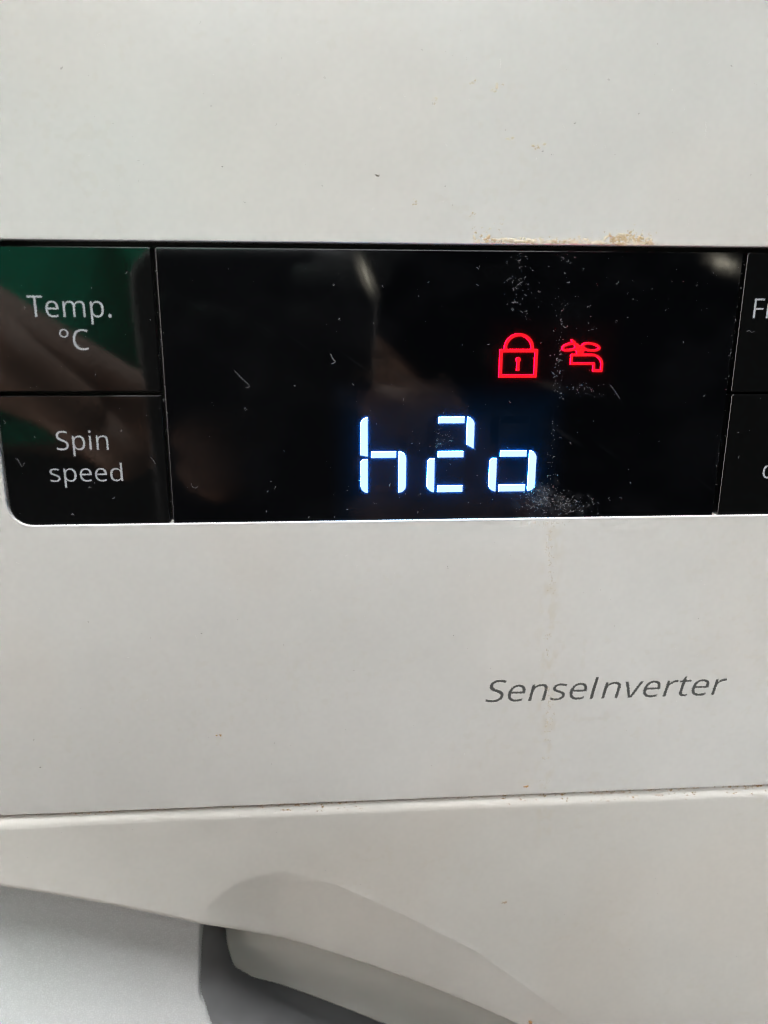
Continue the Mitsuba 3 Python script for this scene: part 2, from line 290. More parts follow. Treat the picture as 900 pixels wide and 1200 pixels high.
# letter outlines, one unit = 1/1000 of the capital height
GLYPHS = {"Temp.":[[[3837,56,3837,96,3844,126,3856,145,3881,163,3907,170,3949,168,3979,154,4000,131,4009,96,4005,35,3986,5,3956,-14,3907,-19,3874,-7,3849,19]],[[2995,751,3096,751,3115,650,3184,718,3256,753,3301,762,3375,765,3427,758,3478,741,3548,697,3578,667,3606,627,3639,550,3655,471,3660,333,3650,254,3636,198,3622,161,3585,96,3520,33,3471,7,3415,-9,3375,-14,3301,-12,3249,0,3193,26,3159,51,3118,95,3112,94,3119,9,3119,-336,2995,-336],[3119,336,3128,259,3147,195,3171,155,3209,119,3247,100,3308,89,3380,93,3430,115,3470,152,3499,197,3520,259,3531,331,3531,426,3524,478,3506,541,3477,593,3432,636,3390,655,3352,662,3259,655,3197,626,3159,586,3133,527,3119,438]],[[1685,751,1786,751,1805,650,1813,654,1846,697,1886,727,1944,753,2009,765,2084,762,2163,741,2200,720,2228,695,2264,639,2296,681,2326,709,2368,734,2436,758,2487,765,2562,762,2629,746,2674,723,2711,688,2732,655,2751,604,2760,552,2762,0,2641,0,2641,510,2624,583,2598,624,2570,645,2527,660,2462,662,2391,645,2355,624,2327,593,2299,532,2284,449,2284,0,2163,0,2163,510,2156,555,2140,598,2106,636,2075,653,2030,662,1965,660,1915,645,1882,624,1840,570,1818,504,1809,429,1809,0,1685,0]],[[855,331,858,438,874,524,916,620,974,690,1012,718,1056,741,1135,762,1240,762,1324,739,1387,699,1422,664,1462,601,1483,543,1492,497,1497,352,986,352,984,310,988,277,1005,221,1033,171,1069,136,1132,103,1194,91,1287,93,1371,110,1462,142,1462,35,1354,-2,1261,-14,1142,-9,1047,19,967,70,911,138,874,221],[984,453,1366,450,1368,478,1349,560,1328,598,1307,622,1281,641,1247,655,1210,662,1161,662,1123,655,1081,636,1038,598,1005,541]],[[14,888,14,998,762,998,762,888,452,886,452,-2,324,0,324,887]]],"°C":[[[685,455,685,543,692,611,706,678,730,746,760,807,790,851,825,890,893,944,956,977,1009,995,1126,1014,1205,1014,1289,1005,1359,988,1441,956,1392,851,1261,895,1196,904,1136,904,1072,895,1035,883,959,843,898,782,860,719,832,637,818,536,821,431,839,333,877,244,931,176,978,140,1020,119,1077,103,1131,96,1266,103,1401,135,1401,26,1336,5,1259,-9,1103,-14,988,5,890,47,839,84,800,124,751,196,709,303,692,382]],[[77,774,77,823,84,865,117,932,147,965,177,986,254,1012,345,1012,389,1000,431,979,480,935,494,914,520,841,522,776,517,746,508,713,480,664,448,632,420,613,345,587,273,585,231,592,203,601,154,629,105,685,86,727],[168,781,182,729,213,690,266,669,336,669,383,688,415,724,431,781,429,832,412,878,374,916,319,932,266,930,221,913,189,882,173,844]]],"Spin":[[[2110,751,2210,751,2229,650,2239,656,2270,695,2324,732,2378,753,2445,765,2527,762,2576,753,2646,723,2688,685,2723,622,2741,524,2741,0,2620,0,2620,508,2606,574,2584,612,2537,648,2494,660,2425,662,2349,646,2311,624,2278,588,2247,518,2233,426,2233,0,2110,0]],[[1739,937,1744,991,1753,1007,1781,1028,1797,1033,1842,1028,1869,1007,1879,991,1883,972,1879,918,1862,895,1842,881,1797,876,1772,886,1748,909]],[[1748,751,1872,751,1872,0,1748,0]],[[888,751,988,751,1007,650,1077,718,1149,753,1193,762,1268,765,1319,758,1371,741,1441,697,1471,667,1499,627,1531,550,1548,471,1552,333,1543,254,1529,198,1515,161,1478,96,1413,33,1364,7,1308,-9,1268,-14,1193,-12,1142,0,1086,26,1051,51,1011,95,1005,94,1012,9,1012,-336,888,-336],[1012,336,1021,259,1040,195,1064,155,1101,119,1139,100,1201,89,1273,93,1323,115,1363,152,1391,197,1413,259,1424,331,1424,426,1417,478,1398,541,1370,593,1325,636,1282,655,1245,662,1151,655,1090,627,1052,586,1026,527,1012,438]],[[70,154,181,117,250,103,313,96,422,100,486,119,535,152,566,200,576,240,569,311,552,344,526,372,439,424,298,478,231,510,170,552,126,601,107,634,91,683,84,730,84,785,98,848,133,909,184,956,235,984,282,1000,343,1012,447,1014,515,1007,608,986,678,960,639,851,581,874,504,895,433,904,352,902,298,888,255,862,226,826,212,783,212,732,222,694,238,665,269,635,358,585,497,531,578,490,618,462,671,401,697,336,704,256,695,189,685,161,655,107,590,47,552,26,497,5,382,-14,261,-12,163,2,72,33]]],"speed":[[[3184,331,3189,469,3212,569,3256,653,3303,702,3336,725,3385,748,3443,762,3524,765,3562,760,3604,748,3655,723,3683,702,3724,656,3731,656,3725,737,3725,1065,3849,1065,3849,0,3748,0,3729,100,3660,33,3618,9,3569,-7,3522,-14,3462,-14,3406,-5,3350,16,3301,49,3266,84,3238,124,3200,217],[3312,322,3322,259,3338,204,3374,145,3416,110,3471,91,3543,89,3609,103,3649,124,3678,153,3704,200,3720,261,3727,336,3725,431,3716,497,3699,551,3673,598,3645,626,3612,645,3541,662,3471,660,3433,648,3404,631,3359,581,3326,504,3312,422]],[[2396,331,2399,438,2415,524,2457,620,2515,690,2552,718,2597,741,2676,762,2781,762,2865,739,2937,690,2977,646,3002,601,3023,543,3033,497,3037,352,2527,352,2524,310,2529,277,2546,221,2574,171,2610,136,2673,103,2734,91,2827,93,2912,110,3002,142,3002,35,2895,-2,2802,-14,2683,-9,2587,19,2508,70,2452,138,2415,221],[2524,453,2907,450,2909,478,2890,560,2869,598,2848,622,2821,641,2788,655,2750,662,2702,662,2664,655,2622,636,2579,598,2546,541]],[[1608,410,1627,524,1662,608,1702,664,1765,718,1835,751,1909,765,2007,760,2054,748,2100,727,2138,702,2175,664,2221,585,2238,534,2247,478,2249,352,1739,352,1739,291,1753,233,1772,193,1819,138,1843,122,1914,96,2012,91,2124,110,2214,142,2214,35,2159,12,2096,-5,2014,-14,1935,-14,1844,2,1765,37,1699,91,1664,138,1643,177,1615,270,1608,331],[1737,453,2119,450,2121,478,2102,560,2081,598,2060,622,2034,641,2000,655,1963,662,1914,662,1876,655,1834,636,1791,598,1758,541]],[[790,751,890,751,910,650,979,718,1051,753,1096,762,1170,765,1221,758,1273,741,1343,697,1373,667,1401,627,1434,550,1450,471,1455,333,1445,254,1431,198,1417,161,1380,96,1315,33,1266,7,1210,-9,1170,-14,1096,-12,1044,0,988,26,953,51,913,95,907,94,914,9,914,-336,790,-336],[914,336,923,259,942,195,966,155,1003,119,1042,100,1103,89,1175,93,1225,115,1265,152,1293,197,1315,259,1326,331,1326,426,1319,478,1300,541,1272,593,1227,636,1185,655,1147,662,1053,655,992,627,954,586,928,527,914,438]],[[72,543,77,615,107,676,152,716,231,751,317,765,422,762,531,739,592,713,552,615,427,655,377,662,312,662,270,655,225,636,199,610,189,583,189,559,198,531,232,497,295,464,434,410,506,375,555,340,583,308,604,259,608,184,590,112,552,61,520,35,473,12,417,-5,345,-14,263,-14,184,-5,110,16,75,33,75,145,172,107,228,93,282,86,382,91,418,100,463,129,487,172,490,209,482,234,468,255,425,289,353,324,238,368,138,424,93,473,79,506]]],"Fr":[[[844,751,946,748,958,616,962,613,995,662,1037,706,1105,748,1170,765,1226,765,1282,755,1268,643,1210,653,1166,653,1111,638,1069,615,1034,584,1005,547,986,509,967,426,967,0,844,0]],[[135,1000,695,1000,695,890,264,889,264,535,667,534,667,424,264,423,263,0,135,0]]],"d":[[[77,331,82,469,105,569,149,653,196,702,228,725,277,748,336,762,417,765,455,760,497,748,548,723,576,702,616,656,624,656,618,737,618,1065,741,1065,741,0,641,0,622,100,552,33,510,9,462,-7,415,-14,354,-14,298,-5,242,16,193,49,159,84,131,124,93,217],[205,322,215,259,231,204,266,145,309,110,363,91,436,89,502,103,542,124,571,153,597,200,613,261,620,336,618,431,608,497,592,551,566,598,537,627,504,645,433,662,363,660,326,648,297,631,252,581,219,504,205,422]]],"Sense":[[[3170,410,3189,524,3224,608,3263,664,3326,718,3396,751,3471,765,3569,760,3615,748,3662,727,3699,702,3737,664,3783,585,3800,534,3809,478,3811,352,3301,352,3301,291,3315,233,3334,193,3381,138,3405,122,3475,96,3573,91,3686,110,3776,142,3776,35,3720,12,3657,-5,3576,-14,3497,-14,3406,2,3326,37,3261,91,3226,138,3205,177,3177,270,3170,331],[3298,453,3680,450,3683,478,3664,560,3643,598,3622,622,3595,641,3562,655,3524,662,3476,662,3438,655,3395,636,3353,598,3320,541]],[[2494,543,2499,615,2529,676,2573,716,2653,751,2739,765,2844,762,2953,739,3014,713,2974,615,2849,655,2799,662,2734,662,2692,655,2647,636,2621,610,2611,583,2611,559,2620,531,2654,497,2717,464,2855,410,2928,375,2977,340,3005,308,3026,259,3030,184,3012,112,2974,61,2942,35,2895,12,2839,-5,2767,-14,2685,-14,2606,-5,2531,16,2497,33,2497,145,2594,107,2650,93,2704,86,2804,91,2840,101,2885,129,2909,172,2911,209,2904,234,2890,255,2847,289,2775,324,2660,368,2559,424,2515,473,2501,506]],[[1676,751,1776,751,1795,650,1806,656,1837,695,1890,732,1944,753,2012,765,2093,762,2142,753,2212,723,2254,685,2289,622,2308,524,2308,0,2186,0,2186,508,2182,541,2160,598,2134,629,2103,648,2042,662,1970,660,1915,645,1877,624,1837,577,1814,518,1800,426,1800,0,1676,0]],[[846,331,848,438,865,524,907,620,965,690,1002,718,1047,741,1126,762,1231,762,1315,739,1378,699,1413,664,1452,601,1473,543,1483,497,1487,352,977,352,974,310,979,277,996,221,1024,171,1059,136,1123,103,1184,91,1277,93,1362,110,1452,142,1452,35,1345,-2,1252,-14,1133,-9,1037,19,958,70,902,138,865,221],[974,453,1356,450,1359,478,1340,560,1319,598,1298,622,1271,641,1238,655,1200,662,1152,662,1114,655,1071,636,1029,598,996,541]],[[70,154,181,117,250,103,313,96,422,100,486,119,535,152,566,200,576,240,569,311,552,344,526,372,439,424,298,478,231,510,170,552,126,601,107,634,91,683,84,730,84,785,98,848,133,909,184,956,235,984,282,1000,343,1012,447,1014,515,1007,608,986,678,960,639,851,581,874,504,895,433,904,352,902,298,888,255,862,226,826,212,783,212,732,222,694,238,665,269,635,358,585,497,531,578,490,618,462,671,401,697,336,704,256,695,189,685,161,655,107,590,47,552,26,497,5,382,-14,261,-12,163,2,72,33]]],"nverter":[[[4354,0,4354,751,4457,748,4469,616,4473,613,4506,662,4548,706,4615,748,4681,765,4790,758,4779,643,4720,653,4676,653,4622,638,4553,594,4509,535,4487,481,4478,426,4478,0]],[[3525,331,3527,438,3543,524,3585,620,3643,690,3681,718,3725,741,3804,762,3909,762,3993,739,4063,692,4105,646,4131,601,4152,543,4161,497,4166,352,3655,352,3653,310,3657,277,3674,221,3702,171,3738,136,3802,103,3863,91,3956,93,4040,110,4131,142,4131,35,4023,-2,3930,-14,3811,-9,3716,19,3636,70,3580,138,3543,221],[3653,453,4035,450,4037,478,4018,560,3997,598,3976,622,3950,641,3916,655,3879,662,3830,662,3792,655,3750,636,3707,598,3674,541]],[[2965,655,2965,716,3072,764,3121,923,3193,923,3195,751,3410,751,3410,655,3194,653,3193,201,3203,158,3217,132,3239,110,3265,96,3294,89,3340,89,3417,103,3415,7,3371,-7,3319,-14,3231,-9,3159,16,3107,65,3079,126,3070,184,3070,653]],[[2483,0,2483,751,2585,748,2597,616,2601,613,2634,662,2676,706,2744,748,2809,765,2918,758,2907,643,2848,653,2805,653,2750,638,2681,594,2637,535,2616,481,2606,426,2606,0]],[[1653,410,1671,524,1706,608,1746,664,1809,718,1879,751,1953,765,2051,760,2098,748,2145,727,2182,702,2219,664,2266,585,2282,534,2291,478,2294,352,1783,352,1783,291,1797,233,1816,193,1863,138,1887,122,1958,96,2056,91,2168,110,2259,142,2259,35,2203,12,2140,-5,2058,-14,1979,-14,1888,2,1809,37,1744,91,1709,138,1688,177,1660,270,1653,331],[1781,453,2163,450,2166,478,2147,560,2125,598,2104,622,2078,641,2045,655,2007,662,1958,662,1920,655,1878,636,1835,598,1802,541]],[[865,751,998,751,1163,291,1217,110,1224,116,1284,312,1443,751,1576,751,1291,0,1147,2]],[[119,0,119,751,219,751,238,650,249,656,280,695,317,723,359,744,434,762,508,765,576,755,625,739,674,709,704,676,727,634,748,550,751,0,629,0,629,508,615,574,594,612,546,648,503,660,434,662,359,646,320,624,287,588,257,518,242,426,242,0]]]}


def word(text, x, z, sx, sz, slant=0.0, thin=0.0, origin=0.0):
    """The outline of a word, its origin at (x, z) mm, sx and sz mm per capital height."""
    ps = []
    for rings in GLYPHS[text]:
        loops = [np.array(r, float).reshape(-1, 2) for r in rings]
        ps.append(Polygon(loops[0], loops[1:]).buffer(0))
    u = unary_union(ps).buffer(-thin)
    return affinity.affine_transform(u, [sx / 1000, slant * sz / 1000, 0, sz / 1000, x, z])

# ---------------------------------------------------------------- the washing machine
M = 'washing_machine'
tag(M, 'white front-loading washing machine with a glossy black control strip showing h2o', 'washing machine')
XL, XR = -400.0, 188.0
CX, CZ, RO = -147.7, -395.95, 336.85          # the round door opening in the front panel
DISPLAY_Y = 0.48


def arc_z(x):
    return CZ + np.sqrt(np.maximum(RO ** 2 - (np.asarray(x, float) - CX) ** 2, 900.0))


# white control fascia with the long opening for the black strip
outer = Polygon([(XL, -53.85), (XR, -53.85), (XR, 96), (XL, 96)])
opening = rrect(-59.1, 150, -1.46, 41.28, 3.6, 'abcd', 14)
fascia = plate(Polygon(outer.exterior.coords, [opening.exterior.coords]), 0.0, 2.6, 0.17, 5)
F_ = put(M + '__control_fascia', fascia, 'm_white', 'white plastic fascia around the black control strip')
w1 = word('Sense', 17.60, -34.85, 4.75, 4.22, 0.21, 6)
bar = affinity.affine_transform(box(0, 0, 118, 1000), [4.75 / 1000, 0.21 * 4.22 / 1000, 0, 4.22 / 1000, 36.62, -34.85])
w2 = word('nverter', 38.15, -34.85, 4.75, 4.22, 0.21, 6)
put(F_ + '__lettering', slab(unary_union([w1, bar, w2]), -0.012, 0.02), 'm_greyprint', 'grey italic word SenseInverter printed on the white fascia', smooth=False)

# black tray behind the gaps of the strip
put(M + '__strip_tray', plate(rrect(-64, 155, -6, 46, 3, 'abcd'), 2.75, 6.0, 0.2, 2), 'm_tray')

# the display pane and the touch buttons
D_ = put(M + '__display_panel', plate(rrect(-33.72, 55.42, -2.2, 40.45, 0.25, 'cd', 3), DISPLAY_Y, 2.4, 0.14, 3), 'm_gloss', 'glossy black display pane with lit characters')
B1 = put(M + '__temperature_button', plate(rrect(-59.6, -34.36, 19.5, 40.45, 0.3, 'bcd', 3), DISPLAY_Y, 2.4, 0.14, 3), 'm_button', 'glossy black button printed Temp. °C')
B2 = put(M + '__spin_speed_button', plate(rrect(-58.85, -34.36, -1.7, 18.88, 3.45, 'a', 12), DISPLAY_Y + 0.02, 2.4, 0.14, 3), 'm_button', 'glossy black button printed Spin speed')
B3 = put(M + '__touch_button', plate(rrect(56.15, 110, 19.08, 40.45, 0.3, 'abcd', 3), DISPLAY_Y, 2.4, 0.14, 3), 'm_button', 'upper black button right of the display')
B4 = put(M + '__touch_button', plate(rrect(56.35, 110, -2.2, 18.72, 0.3, 'cd', 3), DISPLAY_Y + 0.03, 2.4, 0.14, 3), 'm_button', 'lower black button right of the display')
PY0, PY1 = DISPLAY_Y - 0.012, DISPLAY_Y + 0.03
put(B1 + '__lettering', slab(unary_union([word('Temp.', -52.8, 30.45, 3.02, 3.12, 0, 10), word('°C', -48.85, 25.68, 3.12, 3.06, 0, 10)]), PY0, PY1), 'm_print', smooth=False)
put(B2 + '__lettering', slab(unary_union([word('Spin', -50.92, 10.50, 2.95, 3.0, 0, 10), word('speed', -52.42, 5.50, 2.95, 2.80, 0, 10)]), PY0, PY1 + 0.02), 'm_print', smooth=False)
put(B3 + '__lettering', slab(word('Fr', 57.75, 30.63, 3.0, 3.05, 0, 10), PY0, PY1), 'm_print', smooth=False)
put(B4 + '__lettering', slab(word('d', 63.0, 4.75, 3.0, 3.0, 0, 10), PY0, PY1 + 0.03), 'm_print', smooth=False)

# lit characters: each stands a hair proud, its side walls added to cast the halo
GLOW = {'type': 'area', 'radiance': rgb(0.70, 1.0, 1.06)}
RED = {'type': 'area', 'radiance': rgb(1.1, 0.0, 0.012)}
SEG_Y0 = DISPLAY_Y - 0.24


GLOW_HALO = {'type': 'area', 'radiance': rgb(9.0, 75.0, 165.0)}  # added side-wall glow, far brighter than the face, to make the halo
RED_HALO = {'type': 'area', 'radiance': rgb(110.0, 0.0, 0.5)}
GLASSY = {'type': 'diffuse', 'reflectance': rgb(0.015)}


def lit_with_halo(key, poly, face, side, label=None):
    """A lit character: its glowing face and, as a sub-part of the pane, added glowing side walls that cast its halo on the pane."""
    m = slab(poly, SEG_Y0, DISPLAY_Y + 0.02)
    front = m.face_normals[:, 1] < -0.9
    flank = np.abs(m.face_normals[:, 1]) < 0.9
    put(key, m.submesh([np.nonzero(front)[0]], append=True), GLASSY, label, smooth=False, emitter=face)
    put(key.replace('lit_segment', 'segment_side').replace('_symbol', '_symbol_side'), m.submesh([np.nonzero(flank)[0]], append=True), GLASSY, smooth=False, emitter=side)


def corner(x0, x1, z0, z1, which, r, cut=()):
    p = rrect(x0, x1, z0, z1, r, which, 8)
    for pts in cut:
        p = p.difference(Polygon(pts))
    return p


def digit_segments(x, w, lit, all_segs='UL LL T M B UR LR'):
    """Seven segments, left edge at x, width w."""
    t = 1.36
    xr = x + w
    return {
        'UL': corner(x, x + t, 8.98, 15.42, 'd', 1.3, [[(x + t + .1, 8.9), (x - .1, 8.9), (x - .1, 9.25), (x + t + .1, 8.95)]]),
        'LL': corner(x, x + t, 3.05, 8.72, 'a', 1.25, [[(x - .1, 8.8), (x + .55, 8.8), (x - .1, 8.15)]]),
        'T': box(x + 1.70, 14.26, xr - 1.62, 15.42), 'M': box(x + 1.70, 8.76, xr - 1.62, 9.93), 'B': box(x + 1.70, 3.03, xr - 1.62, 4.28),
        'UR': corner(xr - t, xr, 10.12, 15.42, 'c', 1.3, [[(xr - t - .1, 10.9), (xr - t - .1, 10.0), (xr + .1, 10.0)]]),
        'LR': corner(xr - t, xr, 3.03, 9.93, 'cb', 1.25),
    }


for x, w, lit in ((-3.86, 7.5, ('UL', 'LL', 'M', 'LR')), (6.87, 7.62, ('T', 'UR', 'M', 'LL', 'B')), (16.98, 7.82, ('M', 'LL', 'LR', 'B'))):
    for name, poly in digit_segments(x, w, lit).items():
        if name in lit:
            lit_with_halo(D_ + '__lit_segment', poly.buffer(-0.10), GLOW, GLOW_HALO)
        else:
            put(D_ + '__unlit_segment', slab(poly, DISPLAY_Y - 0.008, DISPLAY_Y + 0.02), 'm_unlit', smooth=False)

# red padlock symbol
S = 0.44
body = box(18.12, 21.62, 23.88, 25.72).buffer(0.12)
shackle = LineString([(18.85, 25.7)] + [(20.98 + 2.13 * math.cos(t), 26.0 + 2.05 * math.sin(t)) for t in np.linspace(math.pi, 0, 22)] + [(23.11, 25.7)]).buffer(0.21, cap_style=2)
keyhole = unary_union([Point(20.98, 24.25).buffer(0.36), box(20.77, 22.55, 21.19, 24.25)])
lock = unary_union([body.difference(box(18.12, 21.62, 23.88, 25.72).buffer(-0.32)), shackle, keyhole])
lit_with_halo(D_ + '__padlock_symbol', lock.buffer(0.03), RED, RED_HALO, 'lit red padlock symbol')
# red water tap symbol
spout = LineString([(29.45, 24.95), (32.9, 24.95)] + [(32.9 + 1.5 * math.sin(t), 23.45 + 1.5 * math.cos(t)) for t in np.linspace(0, math.pi / 2, 10)] + [(34.4, 22.5), (33.15, 22.5), (33.1, 23.62), (29.45, 23.62), (29.45, 24.95)]).buffer(0.15, join_style=1)
ell = lambda cx, cz, rx, rz, turn: affinity.rotate(affinity.scale(Point(cx, cz).buffer(1.0, 24), rx, rz), turn)
ring_ = lambda cx, cz, rx, rz, turn, w: ell(cx, cz, rx + w, rz + w, turn).difference(ell(cx, cz, rx - w, rz - w, turn))
loopL = ring_(29.15, 26.2, 1.2, 0.48, 10, 0.16)
loopR = ring_(32.45, 26.2, 1.35, 0.52, -8, 0.16)
spike = LineString([(29.35, 27.2), (29.75, 26.95), (30.0, 26.3)]).buffer(0.15)
valve = unary_union([box(30.2, 25.0, 31.3, 25.8), ell(30.75, 25.9, 0.85, 0.5, 0)])
tap = unary_union([spout, loopL, loopR, spike, valve])
lit_with_halo(D_ + '__tap_symbol', tap.buffer(0.03), RED, RED_HALO, 'lit red water tap symbol')

# ---- front panel under the fascia, with the round door opening and a shallow finger scoop above the handle
xs = np.unique(np.concatenate([np.linspace(XL, -95, 60), np.linspace(-95, 95, 381), np.linspace(95, XR, 30)]))
SEAM = -54.22
flare = (lambda s: s * s * (3 - 2 * s))(np.clip((15 - xs) / 75, 0, 1))
arc = arc_z(xs) + 1.7 * flare * np.clip((xs + 300) / 100, 0, 1)
R1, R2 = 2.2, 1.1
top = [(0.0, 5.0)] + [(R1 * (1 - math.cos(t)), R1 * (1 - math.sin(t))) for t in np.linspace(0, math.pi / 2, 8)]
bot = [(R2 * (1 - math.cos(t)), R2 * (1 - math.sin(t))) for t in np.linspace(math.pi / 2, 0, 7)] + [(0.0, 5.5)]
scoop_line = np.array([(-33.83, -79.12), (-31.96, -73.54), (-27.1, -69.15), (-18.52, -67.4), (-7.63, -71.74), (3.58, -78.52), (18.61, -88.39), (34.67, -103.01), (44.0, -112.0), (75, -150)])
scoop_poly = Polygon(np.vstack([scoop_line, [(75, -200), (-33.8, -200)]])).buffer(0)
from shapely import distance, points, contains_xy, prepare
edge_line = LineString(scoop_line)
rows = []
NM = 130
for s, y in top:
    rows.append((np.full_like(xs, SEAM - s), np.full_like(xs, y), True))
a0, b0 = SEAM - top[-1][0], arc + bot[0][0]
for k in range(1, NM):
    rows.append((a0 + (b0 - a0) * k / NM, np.zeros_like(xs), False))
for s, y in bot:
    rows.append((arc + s, np.full_like(xs, y), True))
Z = np.array([r[0] for r in rows]); Y = np.array([r[1] for r in rows]); X = np.broadcast_to(xs, Z.shape).copy()
inside = contains_xy(scoop_poly, X, Z)
dist = distance(points(np.stack([X, Z], -1)), edge_line)
dist = np.where(inside, dist, 0.0)
Y = Y + np.where(inside, 0.105 * (np.sqrt(dist ** 2 + 0.6 ** 2) - 0.6), 0.0)
ridge = distance(points(np.stack([X, Z], -1)), edge_line)
Y = Y - 0.07 * np.exp(-(ridge / 0.55) ** 2) * np.clip((X + 14) / 14, 0, 1) * np.clip((42 - X) / 14, 0, 1)
# the panel also flares very gently out towards the door opening
near = np.clip(1 - (Z - arc) / 22.0, 0, 1)
Y = Y - 2.2 * near ** 2 * (lambda s: s * s * (3 - 2 * s))(np.clip((15 - X) / 75, 0, 1))
put(M + '__front_panel', grid_mesh(X, Y, Z), 'm_front', 'white front panel with the round door opening and a shallow scoop over the handle', smooth=40)

# dark void behind the joints
put(M + '__cabinet', [trimesh.creation.box(bounds=[[XL, 40, -330], [XR, 120, 90]]), trimesh.creation.box(bounds=[[XL, 3.0, -70], [XR, 39.9, -48]])], 'm_tray', smooth=False)

# ---- door: silver ring, dark grip recess and the pale lip inside it
edge = np.array([(-35.0, -70.0), (-35.2, -83.0), (-35.66, -88.8), (-35.82, -92.5), (-35.95, -94.55), (-35.59, -96.6), (-34.92, -98.0), (-33.89, -100.7), (-32.3, -103.3), (-29.5, -107.0), (-25.0, -111.0), (-15.0, -117.0), (0.0, -124.0)])


from scipy.interpolate import PchipInterpolator
EDGE = PchipInterpolator(-edge[:, 1], edge[:, 0])


def edge_x(z):
    return EDGE(np.clip(-z, 70, 124))


def silver_y(tt):
    tt = np.maximum(tt, 0)
    return 5.6 - np.where(tt < 30, 0.0145 * tt ** 2, 0.0145 * 900 + 0.87 * np.minimum(tt - 30, 30) - 0.0145 * np.minimum(tt - 30, 30) ** 2 - 0.012 * np.maximum(tt - 60, 0) ** 2)


tv = np.concatenate([np.linspace(-4, 60, 129), np.linspace(61, 90, 12)])
uv_ = np.concatenate([np.linspace(0, 1, 90)])
XX, YY, ZZ = [], [], []
for tt in tv:
    x = XL + 60 + (0 - (XL + 60)) * uv_
    z = arc_z(np.minimum(x, -35)) - tt
    for _ in range(3):
        x = (XL + 60) + (edge_x(z) - (XL + 60)) * uv_
        z = arc_z(x) - tt
    XX.append(x); ZZ.append(z); YY.append(np.broadcast_to(silver_y(tt), x.shape).copy())
XX, YY, ZZ = map(np.array, (XX, YY, ZZ))
# rolled right edge that dips into the recess
ex, ey, ez = [XX], [YY], [ZZ]
for k in range(1, 6):
    t_ = k / 5 * math.pi / 2
    ex.append(XX[:, -1:] + 0.7 * math.sin(t_)); ey.append(YY[:, -1:] + 0.7 * (1 - math.cos(t_))); ez.append(ZZ[:, -1:])
ex.append(XX[:, -1:] + 0.75); ey.append(YY[:, -1:] + 2.5); ez.append(ZZ[:, -1:])
put(M + '__door', grid_mesh(np.hstack(ex), np.hstack(ey), np.hstack(ez)), 'm_silver', 'silver metallic door ring with a dark grip recess', smooth=40)

uu = np.concatenate([np.linspace(0, 9, 46), np.linspace(10, 190, 60)])
RX, RY, RZ = [], [], []
for tt in tv:
    x0 = XX[list(tv).index(tt), -1] + 0.75
    x = x0 + uu
    z = arc_z(x) - tt
    zz = ZZ[list(tv).index(tt), -1] + (z - z[0]) 
    yb = float(silver_y(tt)) + 0.9
    s = np.clip(uu / 13.0, 0, 1)
    floor_y = np.interp(tt, [0, 20, 45, 90], [17.0, 16.0, 8.0, -2.0])
    RX.append(x); RZ.append(zz); RY.append(yb + (floor_y - yb) * (1 - (1 - s) ** 3 * (1 + 1.5 * s)))
put(M + '__door__grip_recess', grid_mesh(np.array(RX), np.array(RY), np.array(RZ)), 'm_dark', 'dark grey hollow beside the silver ring', smooth=40)

lower = [(-29.9, -96.7), (-29.5, -97.7), (-28.5, -98.5)]
xs2 = np.linspace(-26, 120, 74)
lip_low = [(x, float(arc_z(x)) - np.interp(x, [-26, -21, -2, 40, 120], [18.7, 18.6, 20.6, 24, 28])) for x in xs2]
lip_top = [(x, float(arc_z(x)) + 2) for x in xs2[::-1]]
lip = Polygon([(-31.0, -80.0), (-30.8, -92.0)] + lower + lip_low + lip_top)
lipm = plate(lip.buffer(0), 8.0, 11.2, 1.3, 5)
put(M + '__door__grip_lip', lipm, 'm_beige', 'pale beige-grey lip inside the dark grip recess', smooth=35)

# ---------------------------------------------------------------- dirt lying on it


def fleck(x, z, y, size, ang, bend, r):
    k = np.linspace(-0.5, 0.5, 4)
    a = ang + bend * k * 2
    px = x + size * k * np.cos(a); pz = z + size * k * np.sin(a)
    return tube_mesh(np.c_[px, np.full(4, y - r * 0.6), pz], np.array([0.5, 1, 1, 0.5]) * r, 4)


def blob(x, y, z, r, seed):
    m = trimesh.creation.icosphere(subdivisions=1, radius=1.0)
    v = np.asarray(m.vertices)
    g = np.random.default_rng(seed)
    v = v * (0.65 + 0.6 * g.random((len(v), 1))) * (np.array([1, 0.5, 0.8]) * (0.7 + 0.6 * g.random(3)))
    return trimesh.Trimesh(v * r + [x, y, z], m.faces, process=False)


dust = []
Y_D = DISPLAY_Y


def scatter(n, fx, fz, smin, smax, rmin, rmax):
    for _ in range(n):
        x, z = fx(), fz()
        if not (-58.3 < x < 72 and -1.2 < z < 40.2):
            continue
        s = smin + (smax - smin) * rng.random() ** 3
        dust.append(fleck(x, z, Y_D, s, rng.uniform(0, 6.28), rng.normal(0, 0.8), rng.uniform(rmin, rmax)))


U = rng.uniform; N = rng.normal
scatter(210, lambda: U(-58, 66), lambda: U(-1, 40), 0.04, 0.7, 0.008, 0.026)
scatter(60, lambda: U(20, 56), lambda: U(28, 40), 0.08, 0.8, 0.007, 0.02)
scatter(80, lambda: N(27.3, 0.55), lambda: U(0, 34), 0.08, 0.7, 0.008, 0.024)
scatter(230, lambda: N(25.8, 1.7), lambda: N(1.8, 1.4), 0.08, 0.8, 0.007, 0.02)
scatter(130, lambda: N(31.0, 2.0), lambda: N(0.6, 1.0), 0.08, 0.9, 0.008, 0.022)
scatter(50, lambda: N(32, 2.0), lambda: N(19.6, 0.8), 0.08, 0.6, 0.007, 0.022)
scatter(50, lambda: N(9.8, 0.9), lambda: N(12.0, 1.8), 0.08, 0.8, 0.007, 0.02)
scatter(60, lambda: N(20.8, 1.0), lambda: U(30, 40.2), 0.1, 0.9, 0.008, 0.022)
